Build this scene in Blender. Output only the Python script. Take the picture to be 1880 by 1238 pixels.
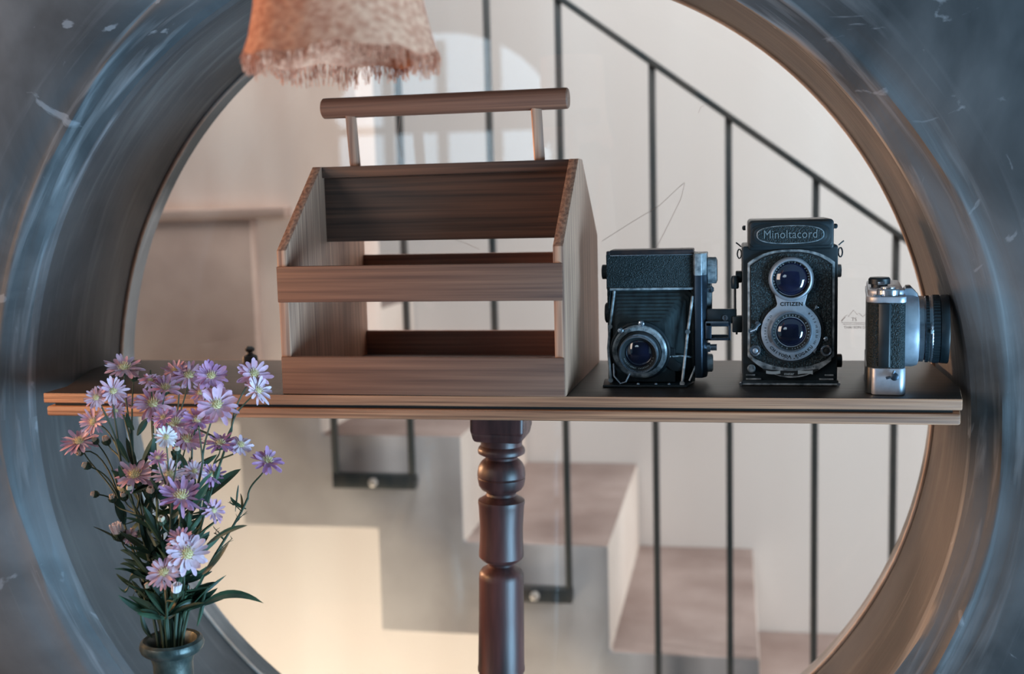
import bpy, bmesh, math, random
from mathutils import Vector, Matrix
PI = math.pi; V = Vector; R = math.radians
sc = bpy.context.scene
for o in list(bpy.data.objects): bpy.data.objects.remove(o)
# ------------------------------------------------------------ camera
F = 2144.3; YAW, PITCH, ROLL = .18835, .11622, -.02517
CP = V((.18118, -1.0, .17132))
fw = V((-math.sin(YAW)*math.cos(PITCH), math.cos(YAW)*math.cos(PITCH), -math.sin(PITCH)))
_r = V((math.cos(YAW), math.sin(YAW), 0)); _u = _r.cross(fw)
rt = math.cos(ROLL)*_r + math.sin(ROLL)*_u; up = -math.sin(ROLL)*_r + math.cos(ROLL)*_u
cam = bpy.data.cameras.new('camera'); co = bpy.data.objects.new('camera', cam); sc.collection.objects.link(co)
m = Matrix((rt, up, -fw)).transposed().to_4x4(); m.translation = CP; co.matrix_world = m
cam.sensor_width = 36; cam.lens = F*36/1880; cam.clip_start = .02; cam.clip_end = 50
cam.dof.use_dof = True; cam.dof.focus_distance = 1.02; cam.dof.aperture_fstop = 5.0
sc.camera = co
def at(px, py, y):
    d = fw + rt*((px-940)/F) - up*((py-619)/F)
    return CP + d*((y-CP.y)/d.y)
# ------------------------------------------------------------ world, lights, exposure
sc.view_settings.view_transform = 'Standard'; sc.view_settings.look = 'None'
sc.view_settings.gamma = 1; sc.view_settings.use_curve_mapping = False; sc.view_settings.exposure = 0.0
w = bpy.data.worlds.new('world'); sc.world = w; w.use_nodes = True
w.node_tree.nodes['Background'].inputs[0].default_value = (.40, .66, .85, 1)
w.node_tree.nodes['Background'].inputs[1].default_value = .32
def area(name, loc, target, size, power, col, sy=None, spread=180):
    l = bpy.data.lights.new(name, 'AREA'); l.energy = power; l.color = col; l.size = size
    if sy: l.shape = 'RECTANGLE'; l.size_y = sy
    l.spread = R(spread)
    o = bpy.data.objects.new(name, l); sc.collection.objects.link(o); o.location = loc
    o.rotation_euler = (V(target)-V(loc)).to_track_quat('-Z', 'Y').to_euler(); return o
area('front_daylight', (2.10, -1.05, -.75), (.50, 0, -.20), 1.2, 135, (.38, .69, .98))
area('front_soft_fill', (-2.1, -1.7, .45), (-.35, 0, 0), 1.2, 23, (1, .80, .68))  # unseen warm fill, added to turn the left wall browner
area('warm_lamp_left', (-1.15, -.22, .16), (-.2, .0, .0), .22, 3.2, (1, .50, .20), spread=110)
area('warm_lamp_stairs', (-1.55, .75, .15), (.38, .1, 0), .3, 4.0, (1, .52, .28), spread=45)
area('stair_room_daylight', (3.0, .62, .5), (-.2, 1.7, -.4), .4, 110, (.97, .98, 1.0), sy=1.8)
area('stair_room_fill', (-.5, .68, 1.65), (-.3, 1.95, -.1), 1.6, 48, (.97, .98, 1), sy=.5)  # unseen fill, added to brighten the far wall and the bulkhead
area('under_stair_lamp', (-1.0, .9, -1.6), (-.7, 1.95, -.9), .8, 30, (1, .82, .62))
# ------------------------------------------------------------ materials
def srgb(r, g, b):
    return tuple(((c/255+.055)/1.055)**2.4 if c/255 > .04045 else c/255/12.92 for c in (r, g, b)) + (1,)
MATS = {}
def mat(name, col, rough=.5, metal=0, col2=None, nscale=(20, 20, 20), detail=4, bump=0, bscale=None, coat=0, emit=None, es=1, spec=.5,
        lo=.35, hi=.65, sss=0, distort=0):
    if name in MATS: return MATS[name]
    M = bpy.data.materials.new(name); M.use_nodes = True; nt = M.node_tree; b = nt.nodes['Principled BSDF']
    c1 = srgb(*col)
    b.inputs['Base Color'].default_value = c1; b.inputs['Roughness'].default_value = rough; b.inputs['Metallic'].default_value = metal
    b.inputs['Coat Weight'].default_value = coat; b.inputs['Specular IOR Level'].default_value = spec
    tc = nt.nodes.new('ShaderNodeTexCoord')
    def noise(s, d=detail):
        mp = nt.nodes.new('ShaderNodeMapping'); mp.inputs['Scale'].default_value = s
        nt.links.new(tc.outputs['Object'], mp.inputs[0])
        n = nt.nodes.new('ShaderNodeTexNoise'); n.inputs['Detail'].default_value = d; n.inputs['Scale'].default_value = 1
        n.inputs['Distortion'].default_value = distort
        nt.links.new(mp.outputs[0], n.inputs[0]); return n
    if col2:
        n = noise(nscale); rp = nt.nodes.new('ShaderNodeValToRGB')
        rp.color_ramp.elements[0].position = lo; rp.color_ramp.elements[1].position = hi
        rp.color_ramp.elements[0].color = c1; rp.color_ramp.elements[1].color = srgb(*col2)
        nt.links.new(n.outputs['Fac'], rp.inputs[0]); nt.links.new(rp.outputs[0], b.inputs['Base Color'])
    if bump:
        n = noise(bscale or nscale); bp = nt.nodes.new('ShaderNodeBump'); bp.inputs['Strength'].default_value = bump
        bp.inputs['Distance'].default_value = .002
        nt.links.new(n.outputs['Fac'], bp.inputs['Height']); nt.links.new(bp.outputs[0], b.inputs['Normal'])
    if emit:
        b.inputs['Emission Color'].default_value = srgb(*emit); b.inputs['Emission Strength'].default_value = es
    MATS[name] = M; return M
# wood: grain along x, y or z
WX = mat('crate_wood_x', (80, 50, 40), .6, col2=(142, 98, 76), nscale=(5, 330, 330), bump=.25, detail=8, lo=.2, hi=.84)
WZ = mat('crate_wood_z_lit', (116, 82, 68), .6, col2=(196, 150, 122), nscale=(330, 330, 6), bump=.25, lo=.3, hi=.72)  # paler than the slats: light on the side panel put into the colour
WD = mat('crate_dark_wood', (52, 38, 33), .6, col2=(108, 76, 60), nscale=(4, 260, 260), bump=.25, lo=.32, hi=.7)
SHT = mat('shelf_wood', (106, 70, 52), .55, col2=(188, 134, 100), nscale=(6, 300, 400), bump=.5, lo=.3, hi=.7)
SHTOP = mat('shelf_top_stain', (30, 27, 25), .42, col2=(66, 52, 42), nscale=(5, 200, 100), bump=.3, lo=.3, hi=.75)
POST = mat('dark_turned_wood', (36, 21, 21), .42, col2=(98, 58, 54), nscale=(60, 60, 7), bump=.2, lo=.3, hi=.75)
BLK = mat('black_paint', (22, 30, 34), .38, col2=(34, 44, 50), nscale=(60, 60, 60))
BLK2 = mat('black_matte', (14, 20, 23), .7)
LEA = mat('black_leather', (18, 30, 34), .36, col2=(74, 94, 100), nscale=(900, 900, 560), bump=1.6, detail=2, lo=.52, hi=.66)
LEA2 = mat('fine_black_leather', (16, 26, 29), .5, col2=(30, 44, 48), nscale=(900, 900, 900), bump=.8, detail=1, spec=.35)
CHR = mat('chrome', (200, 208, 218), .22, .85, col2=(150, 160, 172), nscale=(60, 60, 60))
SAT = mat('satin_silver', (196, 202, 212), .42, .6, col2=(168, 176, 188), nscale=(90, 90, 90))
OLD = mat('worn_silver', (186, 192, 196), .45, .35, col2=(92, 102, 108), nscale=(150, 150, 150))
DSIL = mat('dark_steel', (72, 84, 98), .36, .85)
WHT = mat('engraving_white', (170, 180, 184), .6)
INK = mat('engraving_black', (18, 22, 26), .6)
LENS = mat('lens_glass', (12, 18, 34), .08, col2=(34, 40, 70), nscale=(30, 30, 30), coat=1, spec=.9)
BEL = mat('bellows_cloth', (20, 30, 34), .45, col2=(48, 64, 68), nscale=(90, 90, 30), bump=.3)
STEEL = mat('painted_steel_bar', (32, 42, 46), .5, col2=(64, 62, 60), nscale=(25, 25, 6))
BOLT = mat('bolt_metal', (190, 182, 176), .4, .3)
FARW = mat('far_plaster', (202, 193, 188), .9, col2=(214, 209, 206), nscale=(2.2, 2.2, .15), detail=3)
TANW = mat('stained_tan_plaster', (196, 168, 154), .9, col2=(222, 202, 190), nscale=(5, 5, 1.6), detail=6, lo=.3, hi=.6)
CONC = mat('concrete', (150, 143, 142), .9, col2=(196, 192, 192), nscale=(4, 4, 4), detail=7, bump=.3, lo=.3, hi=.7)
CONB = mat('brown_concrete', (140, 114, 102), .9, col2=(170, 144, 130), nscale=(5, 5, 5), detail=6)
STEM = mat('stem_green', (38, 58, 42), .6, col2=(58, 72, 50), nscale=(60, 60, 30))
LEAF = mat('leaf_green', (30, 52, 40), .5, col2=(58, 84, 60), nscale=(50, 50, 50), bump=.2)
BUDM = mat('bud_cream', (196, 186, 160), .7, col2=(214, 176, 160), nscale=(200, 200, 200))
DISC = mat('flower_disc', (206, 186, 130), .8, col2=(232, 214, 170), nscale=(500, 500, 500))
VASE = mat('bronze_green_glaze', (52, 62, 60), .34, .35, col2=(86, 92, 86), nscale=(120, 120, 80), bump=.3, lo=.4, hi=.7)
BUR = mat('burlap', (200, 126, 96), .95, col2=(236, 168, 134), nscale=(160, 160, 260), bump=.6, detail=5)
def petal_mat(name, a, b): return mat(name, a, .65, col2=b, nscale=(90, 90, 90), detail=2)
PET = [petal_mat('petal_mauve', (196, 142, 168), (230, 188, 206)), petal_mat('petal_pink', (196, 146, 166), (228, 190, 200)),
       petal_mat('petal_pale', (212, 176, 194), (238, 212, 222)), petal_mat('petal_white', (224, 208, 214), (240, 230, 234)),
       petal_mat('petal_violet', (180, 124, 168), (216, 168, 202))]
# plaster: cloudy grey with trowel streaks that follow the round opening
GX, GZ, GR = -.0664, -.0343, .4494
def plaster(name, a, b, streak, smin, smax, scrape=.5):
    M = bpy.data.materials.new(name); M.use_nodes = True; nt = M.node_tree; N = nt.nodes.new; L = nt.links.new
    bs = nt.nodes['Principled BSDF']; bs.inputs['Roughness'].default_value = .62
    tc = N('ShaderNodeTexCoord'); sep = N('ShaderNodeSeparateXYZ'); L(tc.outputs['Object'], sep.inputs[0])
    def mth(op, a, b=None):
        n = N('ShaderNodeMath'); n.operation = op
        for i, v in enumerate((a, b)):
            if v is None: continue
            if isinstance(v, (int, float)): n.inputs[i].default_value = v
            else: L(v, n.inputs[i])
        return n.outputs[0]
    x = mth('SUBTRACT', sep.outputs[0], GX); z = mth('SUBTRACT', sep.outputs[2], GZ)
    rad = mth('SQRT', mth('ADD', mth('MULTIPLY', x, x), mth('MULTIPLY', z, z)))
    ang = mth('ARCTAN2', z, x)
    cx = N('ShaderNodeCombineXYZ'); L(mth('MULTIPLY', rad, 110), cx.inputs[0]); L(mth('MULTIPLY', ang, 3.2), cx.inputs[1]); L(mth('MULTIPLY', sep.outputs[1], 90), cx.inputs[2])
    pn = N('ShaderNodeTexNoise'); pn.inputs['Scale'].default_value = 1.0; pn.inputs['Detail'].default_value = 7; pn.inputs['Distortion'].default_value = .4
    L(cx.outputs[0], pn.inputs[0])
    cn = N('ShaderNodeTexNoise'); cn.inputs['Scale'].default_value = 6; cn.inputs['Detail'].default_value = 8; cn.inputs['Distortion'].default_value = .6
    L(tc.outputs['Object'], cn.inputs[0])
    r1 = N('ShaderNodeValToRGB'); r1.color_ramp.elements[0].position = .34; r1.color_ramp.elements[1].position = .66
    r1.color_ramp.elements[0].color = srgb(*a); r1.color_ramp.elements[1].color = srgb(*b); L(cn.outputs['Fac'], r1.inputs[0])
    r2 = N('ShaderNodeValToRGB'); r2.color_ramp.elements[0].position = .52; r2.color_ramp.elements[1].position = .70
    L(pn.outputs['Fac'], r2.inputs[0])
    # streaks live on the rounded lip
    mr = N('ShaderNodeMapRange'); mr.inputs['From Min'].default_value = smax; mr.inputs['From Max'].default_value = smin; L(rad, mr.inputs[0])
    mx = N('ShaderNodeMix'); mx.data_type = 'RGBA'
    L(mth('MULTIPLY', mth('MULTIPLY', r2.outputs[0], mr.outputs[0]), .5), mx.inputs['Factor']); L(r1.outputs[0], mx.inputs['A']); mx.inputs['B'].default_value = srgb(*streak)
    # scattered pale scrapes on the flat wall
    vn = N('ShaderNodeTexNoise'); vn.inputs['Scale'].default_value = 11; vn.inputs['Detail'].default_value = 5; vn.inputs['Distortion'].default_value = 3.2
    L(tc.outputs['Object'], vn.inputs[0])
    r3 = N('ShaderNodeValToRGB'); e = r3.color_ramp.elements; e[0].position = .655; e[0].color = (0, 0, 0, 1); e[1].position = .70; e[1].color = (1, 1, 1, 1)
    L(vn.outputs['Fac'], r3.inputs[0])
    mx2 = N('ShaderNodeMix'); mx2.data_type = 'RGBA'; L(mth('MULTIPLY', r3.outputs[0], scrape), mx2.inputs['Factor']); L(mx.outputs['Result'], mx2.inputs['A']); mx2.inputs['B'].default_value = srgb(150, 152, 156)
    L(mx2.outputs['Result'], bs.inputs['Base Color'])
    bp = N('ShaderNodeBump'); bp.inputs['Strength'].default_value = .5; bp.inputs['Distance'].default_value = .004
    L(mth('ADD', mth('MULTIPLY', mth('MULTIPLY', pn.outputs['Fac'], mr.outputs[0]), .45), mth('MULTIPLY', cn.outputs['Fac'], .5)), bp.inputs['Height']); L(bp.outputs[0], bs.inputs['Normal'])
    return M
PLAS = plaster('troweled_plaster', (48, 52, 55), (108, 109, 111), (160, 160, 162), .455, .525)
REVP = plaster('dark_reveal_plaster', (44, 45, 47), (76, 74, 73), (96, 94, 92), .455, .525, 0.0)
def glassmat():
    M = bpy.data.materials.new('window_glass'); M.use_nodes = True; nt = M.node_tree; nt.nodes.clear(); N = nt.nodes.new; L = nt.links.new
    o = N('ShaderNodeOutputMaterial'); mx = N('ShaderNodeMixShader'); t = N('ShaderNodeBsdfTransparent'); g = N('ShaderNodeBsdfGlossy')
    g.inputs['Roughness'].default_value = .01; fr = N('ShaderNodeFresnel'); ge = N('ShaderNodeNewGeometry'); mi = N('ShaderNodeMapRange'); mi.inputs['To Min'].default_value = 1.5; mi.inputs['To Max'].default_value = 1/1.5
    L(ge.outputs['Backfacing'], mi.inputs[0]); L(mi.outputs[0], fr.inputs['IOR'])
    t.inputs[0].default_value = (.97, .985, .98, 1)
    L(fr.outputs[0], mx.inputs[0]); L(t.outputs[0], mx.inputs[1]); L(g.outputs[0], mx.inputs[2]); L(mx.outputs[0], o.inputs[0]); return M
GLASS = glassmat()
# ------------------------------------------------------------ mesh helpers
class MB:
    def __init__(s): s.bm = bmesh.new(); s.ms = []
    def mi(s, m):
        if m not in s.ms: s.ms.append(m)
        return s.ms.index(m)
    def box(s, a, b, bev=0, seg=2, M=None, skew=None):
        x0, y0, z0 = a; x1, y1, z1 = b; t = bmesh.new()
        vs = [t.verts.new(p) for p in ((x0,y0,z0),(x1,y0,z0),(x1,y1,z0),(x0,y1,z0),(x0,y0,z1),(x1,y0,z1),(x1,y1,z1),(x0,y1,z1))]
        for f in ((3,2,1,0),(4,5,6,7),(0,1,5,4),(1,2,6,5),(2,3,7,6),(3,0,4,7)): t.faces.new([vs[i] for i in f])
        if bev: bmesh.ops.bevel(t, geom=list(t.edges), offset=bev, segments=seg, affect='EDGES', profile=.5)
        s.join(t, M)
    def join(s, t, M=None):
        if M: bmesh.ops.transform(t, matrix=M, verts=t.verts)
        me = bpy.data.meshes.new('tmp'); t.to_mesh(me); t.free(); s.bm.from_mesh(me); bpy.data.meshes.remove(me)
    def prism(s, pts, axis, d0, d1, bev=0, M=None, seg=2):
        """outline pts (2D) extruded along axis: 'y' -> pts are (x,z); 'x' -> (y,z); 'z' -> (x,y)"""
        t = bmesh.new()
        def mk(p, d): return {'y': (p[0], d, p[1]), 'x': (d, p[0], p[1]), 'z': (p[0], p[1], d)}[axis]
        a = [t.verts.new(mk(p, d0)) for p in pts]; b = [t.verts.new(mk(p, d1)) for p in pts]; n = len(pts)
        t.faces.new(a); t.faces.new(b[::-1])
        for i in range(n): t.faces.new((a[i], b[i], b[(i+1) % n], a[(i+1) % n]))
        bmesh.ops.recalc_face_normals(t, faces=t.faces)
        if bev: bmesh.ops.bevel(t, geom=[e for e in t.edges if e.calc_face_angle(0) > .5], offset=bev, segments=seg, affect='EDGES', profile=.5)
        s.join(t, M)
    def lathe(s, prof, M=None, n=48, cap=True):
        """prof [(r, h)] around local z"""
        t = bmesh.new(); rings = []
        for r, h in prof:
            rings.append([t.verts.new((max(r, 1e-5)*math.cos(2*PI*k/n), max(r, 1e-5)*math.sin(2*PI*k/n), h)) for k in range(n)])
        for a, b in zip(rings, rings[1:]):
            for k in range(n): t.faces.new((a[k], a[(k+1) % n], b[(k+1) % n], b[k]))
        if cap: t.faces.new(rings[0][::-1]); t.faces.new(rings[-1])
        bmesh.ops.recalc_face_normals(t, faces=t.faces)
        s.join(t, M)
    def tube(s, pts, r, n=8, r2=None, cyc=False):
        t = bmesh.new(); pts = [V(p) for p in pts]; rings = []; N = len(pts); prev = None
        for i, p in enumerate(pts):
            if cyc: d = pts[(i+1) % N]-pts[i-1]
            else: d = pts[min(i+1, N-1)]-pts[max(i-1, 0)]
            d.normalize()
            if prev is None: a = d.orthogonal().normalized()
            else: a = (prev-d*prev.dot(d)).normalized()
            prev = a; b = d.cross(a); rr = r if r2 is None else r+(r2-r)*i/max(1, N-1)
            rings.append([t.verts.new(p+(a*math.cos(2*PI*k/n)+b*math.sin(2*PI*k/n))*rr) for k in range(n)])
        for i in range(N if cyc else N-1):
            A, B = rings[i], rings[(i+1) % N]
            for k in range(n): t.faces.new((A[k], A[(k+1) % n], B[(k+1) % n], B[k]))
        if not cyc: t.faces.new(rings[0][::-1]); t.faces.new(rings[-1])
        s.join(t)
    def build(s, name, m, parent=None, smooth=True, loc=None):
        me = bpy.data.meshes.new(name); bmesh.ops.remove_doubles(s.bm, verts=s.bm.verts, dist=1e-7)
        s.bm.to_mesh(me); s.bm.free(); me.materials.append(m)
        if smooth:
            for p in me.polygons: p.use_smooth = True
            me.set_sharp_from_angle(angle=R(32))
        o = bpy.data.objects.new(name, me); sc.collection.objects.link(o); o.parent = parent
        if loc: o.location = loc
        return o
def tag(o, label=None, cat=None, group=None, kind=None):
    if label: o['label'] = label
    if cat: o['category'] = cat
    if group: o['group'] = group
    if kind: o['kind'] = kind
    return o
def empty(name, loc=(0, 0, 0), rz=0):
    o = bpy.data.objects.new(name, None); sc.collection.objects.link(o); o.location = loc; o.rotation_euler = (0, 0, rz); o.empty_display_size = .02; return o
def FY(x, y, z, flip=1):   # local z -> world -Y (towards the viewer), placed at x,y,z
    return Matrix.Translation((x, y, z)) @ Matrix.Rotation(R(90), 4, 'X')
def FX(x, y, z):           # local z -> world +X
    return Matrix.Translation((x, y, z)) @ Matrix.Rotation(R(90), 4, 'Y')
def FZ(x, y, z): return Matrix.Translation((x, y, z))
def text(mb, s, size, M, depth=.0002, space=1.0, bold=0):
    c = bpy.data.curves.new('t', 'FONT'); c.body = s; c.size = size; c.extrude = depth; c.align_x = 'CENTER'; c.align_y = 'CENTER'; c.space_character = space; c.offset = bold
    o = bpy.data.objects.new('t', c); sc.collection.objects.link(o); bpy.context.view_layer.update()
    me = bpy.data.meshes.new_from_object(o.evaluated_get(bpy.context.evaluated_depsgraph_get())); me.transform(M)
    mb.bm.from_mesh(me); bpy.data.objects.remove(o); bpy.data.curves.remove(c); bpy.data.meshes.remove(me)
def TXT(x, y, z, rot=0): return Matrix.Translation((x, y, z)) @ Matrix.Rotation(R(90), 4, 'X') @ Matrix.Rotation(rot, 4, 'Z')
def arctext(mb, s, size, cx, y, cz, r, a0, a1, inward=False, bold=0):
    """letters along an arc in the xz plane; angles from +x, letters upright outward (inward=True: read along the bottom)"""
    for i, ch in enumerate(s):
        if ch == ' ': continue
        a = a0+(a1-a0)*i/max(1, len(s)-1)
        rot = a+PI/2 if inward else a-PI/2
        text(mb, ch, size, TXT(cx+r*math.cos(a), y, cz+r*math.sin(a), rot), .00008, bold=bold)
rnd = random.Random(7)
# ------------------------------------------------------------ setting: wall with the round opening
def wall():
    t = bmesh.new(); n = 180
    prof = [(GR, .262), (GR, .232), (GR, .17), (GR, .11), (GR, .062), (.4498, .050), (.4518, .0462), (.4560, .0435), (.463, .0400), (.468, .0372), (.4715, .0340), (.475, .0332), (.480, .0335), (.490, .0290), (.506, .024), (.53, .018), (.57, .010), (.62, .004), (.68, .0)]
    rings = []
    for j, (r, y) in enumerate(prof):
        ring = []
        for k in range(n):
            a = 2*PI*k/n; wob = (.0035*math.sin(3*a+1)+.0022*math.sin(7*a+.5*j)+.0012*math.sin(13*a+j)) * (1 if 6 <= j <= 16 else 0)
            ring.append(t.verts.new((GX+(r+wob)*math.cos(a), y, GZ+(r+wob)*math.sin(a))))
        rings.append(ring)
    X0, X1, Z0, Z1 = -2.2, 2.2, -1.3, 1.6
    def rect(a):
        c, s = math.cos(a), math.sin(a); d = 1e9
        if c > 1e-6: d = min(d, (X1-GX)/c)
        if c < -1e-6: d = min(d, (X0-GX)/c)
        if s > 1e-6: d = min(d, (Z1-GZ)/s)
        if s < -1e-6: d = min(d, (Z0-GZ)/s)
        return GX+d*c, GZ+d*s
    for y in (0, .262):
        rings.append([t.verts.new((rect(2*PI*k/n)[0], y, rect(2*PI*k/n)[1])) for k in range(n)])
    rings.append(rings[0])
    for a, b in zip(rings, rings[1:]):
        for k in range(n): t.faces.new((a[k], a[(k+1) % n], b[(k+1) % n], b[k]))
    bmesh.ops.recalc_face_normals(t, faces=t.faces)
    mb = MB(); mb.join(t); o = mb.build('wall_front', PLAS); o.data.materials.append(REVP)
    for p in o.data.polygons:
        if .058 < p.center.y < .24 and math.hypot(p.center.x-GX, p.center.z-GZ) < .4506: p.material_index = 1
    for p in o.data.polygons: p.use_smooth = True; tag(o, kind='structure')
wall()
# glass with etched mark and scratches
g = MB(); g.lathe([(GR-.0005, .2325), (GR-.0005, .2365)], Matrix.Translation((GX, 0, GZ)) @ Matrix.Rotation(R(-90), 4, 'X'), n=120)
win = g.build('window_1', GLASS, smooth=False); tag(win, kind='structure')
b = MB(); pts = [(GX+(GR-.0012)*math.cos(2*PI*k/140), .2305+.0006*math.sin(k*.9), GZ+(GR-.0012)*math.sin(2*PI*k/140)) for k in range(140)]
b.tube(pts, .0022, 8, cyc=True)
tag(b.build('trim_1', mat('putty_bead', (150, 126, 108), .6, col2=(176, 160, 150), nscale=(20, 20, 20))), kind='structure')
lg = MB()
def strokes(mb, P, r, y=.2318):
    mb.tube([at(px, py, y) for px, py in P], r, 5)
for P in ([(1544, 590), (1550, 583), (1555, 578), (1557, 582), (1567, 569.5), (1574, 578), (1577, 575), (1584, 582)], [(1545, 591), (1549, 585), (1552, 583)], [(1584, 582), (1592, 574), (1601, 586), (1606, 592)],
          [(1545, 592.5), (1608, 592.8)], [(1547, 595.5), (1606, 595.5)]): strokes(lg, P, .00022)
p = at(1568, 587, .2318); text(lg, 'TS', .0052, TXT(*p, -.0252), .00005)
p = at(1576, 601.5, .2318); text(lg, 'THAI SON GLASS', .0038, TXT(*p, .0), .00005)
lg.build('etched_logo', mat('etching', (150, 132, 128), .8), win)
hs = MB(); 
for P in ([(1105, 443), (1160, 408), (1210, 378), (1256, 335)], [(1257, 336), (1250, 365), (1228, 410), (1205, 455)], [(836, 440), (856, 447), (880, 458)], [(1282, 208), (1287, 196), (1293, 194)], [(735, 210), (730, 250), (738, 290)]):
    strokes(hs, P, .00022, .2316)
hs.build('scratch', mat('scratch_line', (158, 140, 132), .7), win)
# ------------------------------------------------------------ the room beyond the glass
def struct(name, mb, m): return tag(mb.build(name, m), kind='structure')
b = MB(); b.box((-3.2, 1.952, -2.2), (3.4, 2.1, 2.8)); struct('wall_back', b, FARW)
b = MB(); b.box((-3.2, .27, -2.3), (3.4, 2.1, -2.2)); struct('floor', b, CONC)
# folded concrete staircase going down to the right
TR, RI = .29, .2155
def stair():
    P = []
    for k in range(-1, 5):
        z = -.2905-RI*k; x = -.35+TR*k; P += [(x-TR, z), (x, z)]
    x, z = -.35+TR*4, -.2905-RI*4-.2
    P += [(x, z)]
    for k in range(4, -2, -1):
        zz = -.485-RI*k; xv = -.530+TR*k
        P += [(xv, zz-RI if k < 4 else z), (xv, zz)] if k < 4 else [(xv, z), (xv, zz)]
    P += [(-.35-TR*2, -.485+RI)]
    mb = MB(); mb.prism(P, 'y', 1.22, 1.947, bev=.006); return mb
o = stair().build('staircase', CONC)
o.data.materials.append(mat('tread_brown', (138, 116, 108), .9, col2=(168, 148, 140), nscale=(5, 5, 5), detail=6)); o.data.materials.append(mat('riser_cream', (206, 188, 176), .85, col2=(220, 206, 196), nscale=(3, 3, 3)))  # upward faces browner, right-hand faces paler than the concrete
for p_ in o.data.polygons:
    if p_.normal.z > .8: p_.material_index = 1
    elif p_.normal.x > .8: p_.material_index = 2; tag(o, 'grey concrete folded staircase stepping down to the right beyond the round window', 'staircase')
# raised bulkhead on the left in front of the stairs
b = MB(); b.box((-1.6, 1.06, -.16), (-.488, 1.2-.03, 1.6), .004); struct('wall_left', b, TANW)
b = MB(); b.box((-1.5, 1.03, -.16), (-.69, 1.0605, .168), .004); b.box((-1.5, 1.024, .150), (-.62, 1.0605, .170), .003)
tag(b.build('trim_2', CONB), kind='structure')
# railing
rail = empty('stair_railing', (-.13, 1.2, -.6)); tag(rail, 'dark steel stair railing with sloping handrail and U-shaped bar pairs', 'railing')
def rz(x): return .5332+.008-(x+.132)*.7397
O = V(rail.location)
mb = MB(); pts = [V((x, 1.2, rz(x)))-O for x in (-1.4, 1.5)]
d = (pts[1]-pts[0]).normalized(); nrm = V((-d.z, 0, d.x)); hw = .0055
t = MB(); q = [(pts[0].x+nrm.x*hw, pts[0].z+nrm.z*hw), (pts[1].x+nrm.x*hw, pts[1].z+nrm.z*hw), (pts[1].x-nrm.x*hw, pts[1].z-nrm.z*hw), (pts[0].x-nrm.x*hw, pts[0].z-nrm.z*hw)]
t.prism(q, 'y', -.012, .012, .001); t.build('handrail', STEEL, rail)
bars = [(-.606, -.4475, -.381), (-.2715, -.1365, -.603), (.036, .174, -.822), (.3295, .470, -1.04), (.62, .76, -1.26), (-.95, -.80, -.17)]
for x0, x1, zb in bars[:5]:
    for x in (x0, x1):
        b = MB(); b.box((x-.0062-O.x, -.006, zb-O.z), (x+.0062-O.x, .006, rz(x)-O.z), .001); b.build('bar', STEEL, rail)
    b = MB(); b.box((x0-.0062-O.x, -.0075, zb-.014-O.z), (x1+.0062-O.x, .0195, zb+.014-O.z), .0015); br = b.build('bracket', STEEL, rail)
    b = MB(); b.lathe([(.009, 0), (.009, .004), (.006, .006)], FY((x0+x1)/2-O.x, -.0075, zb-O.z), 20); b.build('bolt', BOLT, br)
# front room: floor and wall behind the viewer, with the arched window that mirrors in the glass
b = MB(); b.box((-2.2, -3.4, -1.35), (2.2, .262, -1.3)); struct('floor', b, mat('dark_floor', (60, 54, 50), .8, col2=(74, 66, 60), nscale=(3, 3, 3)))
b = MB(); b.box((-2.2, -3.3, -1.3), (2.2, -3.1, 1.6)); struct('wall_front_room', b, mat('dark_room_plaster', (58, 56, 55), .9, col2=(70, 66, 64), nscale=(3, 3, 3)))
def arch(x0, x1, z0, zs, zt, n=24):
    cx, a = (x0+x1)/2, (x1-x0)/2
    return [(x0, z0), (x1, z0)] + [(cx+a*math.cos(PI*k/n), zs+(zt-zs)*math.sin(PI*k/n)) for k in range(n+1)]
b = MB(); b.prism(arch(-1.39, -.49, .30, .46, .83), 'y', -3.085, -3.095)
w2 = b.build('window_2', mat('daylit_pane', (200, 220, 235), .5, emit=(205, 228, 245), es=4.5)); tag(w2, kind='structure')
b = MB()
for x in (-1.39, -1.16, -.94, -.72, -.49): b.box((x-.018, -3.085, .28), (x+.018, -3.05, .80 if abs(x+.94) < .3 else .50))
for z in (.29, .46): b.box((-1.41, -3.085, z-.016), (-.47, -3.05, z+.016))
b.build('window_frame', BLK2, w2)
# ------------------------------------------------------------ shelf
sh = empty('wall_shelf', (-.05, .1, 0)); tag(sh, 'two-layer dark-stained wooden shelf across the round wall opening', 'shelf')
S = V(sh.location)
P = [(-.467, 0), (.3666, 0), (.3725, .04), (.3755, .06), (.3755, .2295), (-.5085, .2295), (-.5085, .16), (-.467, .04)]
top = [(x-S.x, y-S.y) for x, y in P]
b = MB(); b.prism(top, 'z', -.0098, 0, .0012); ub = b.build('upper_board', SHTOP, sh); ub['label'] = 'dark stained upper board'
ub.data.materials.append(SHT)
for p_ in ub.data.polygons:
    if p_.normal.z < .5: p_.material_index = 1
b = MB(); b.box((-.458-S.x, .005-S.y, -.0128), (.360-S.x, .22-S.y, -.0098)); b.build('gap_strip', BLK2, sh)
b = MB(); b.prism([(x-S.x+(.002 if x < 0 else -.001), y-S.y+.0008) for x, y in P], 'z', -.0225, -.0128, .002); b.build('lower_board', SHT, sh)
# small dark finial at the back of the shelf
b = MB(); b.lathe([(.0082, 0), (.0085, .003), (.0078, .007), (.0035, .009), (.0025, .011), (.0050, .0125), (.0056, .015), (.0030, .0175)], n=28)
fo = b.build('shelf_knob', BLK2, loc=(-.347, .212, 0.0002)); tag(fo, 'small black turned knob standing at the back of the shelf beside the wooden crate', 'knob')
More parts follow.
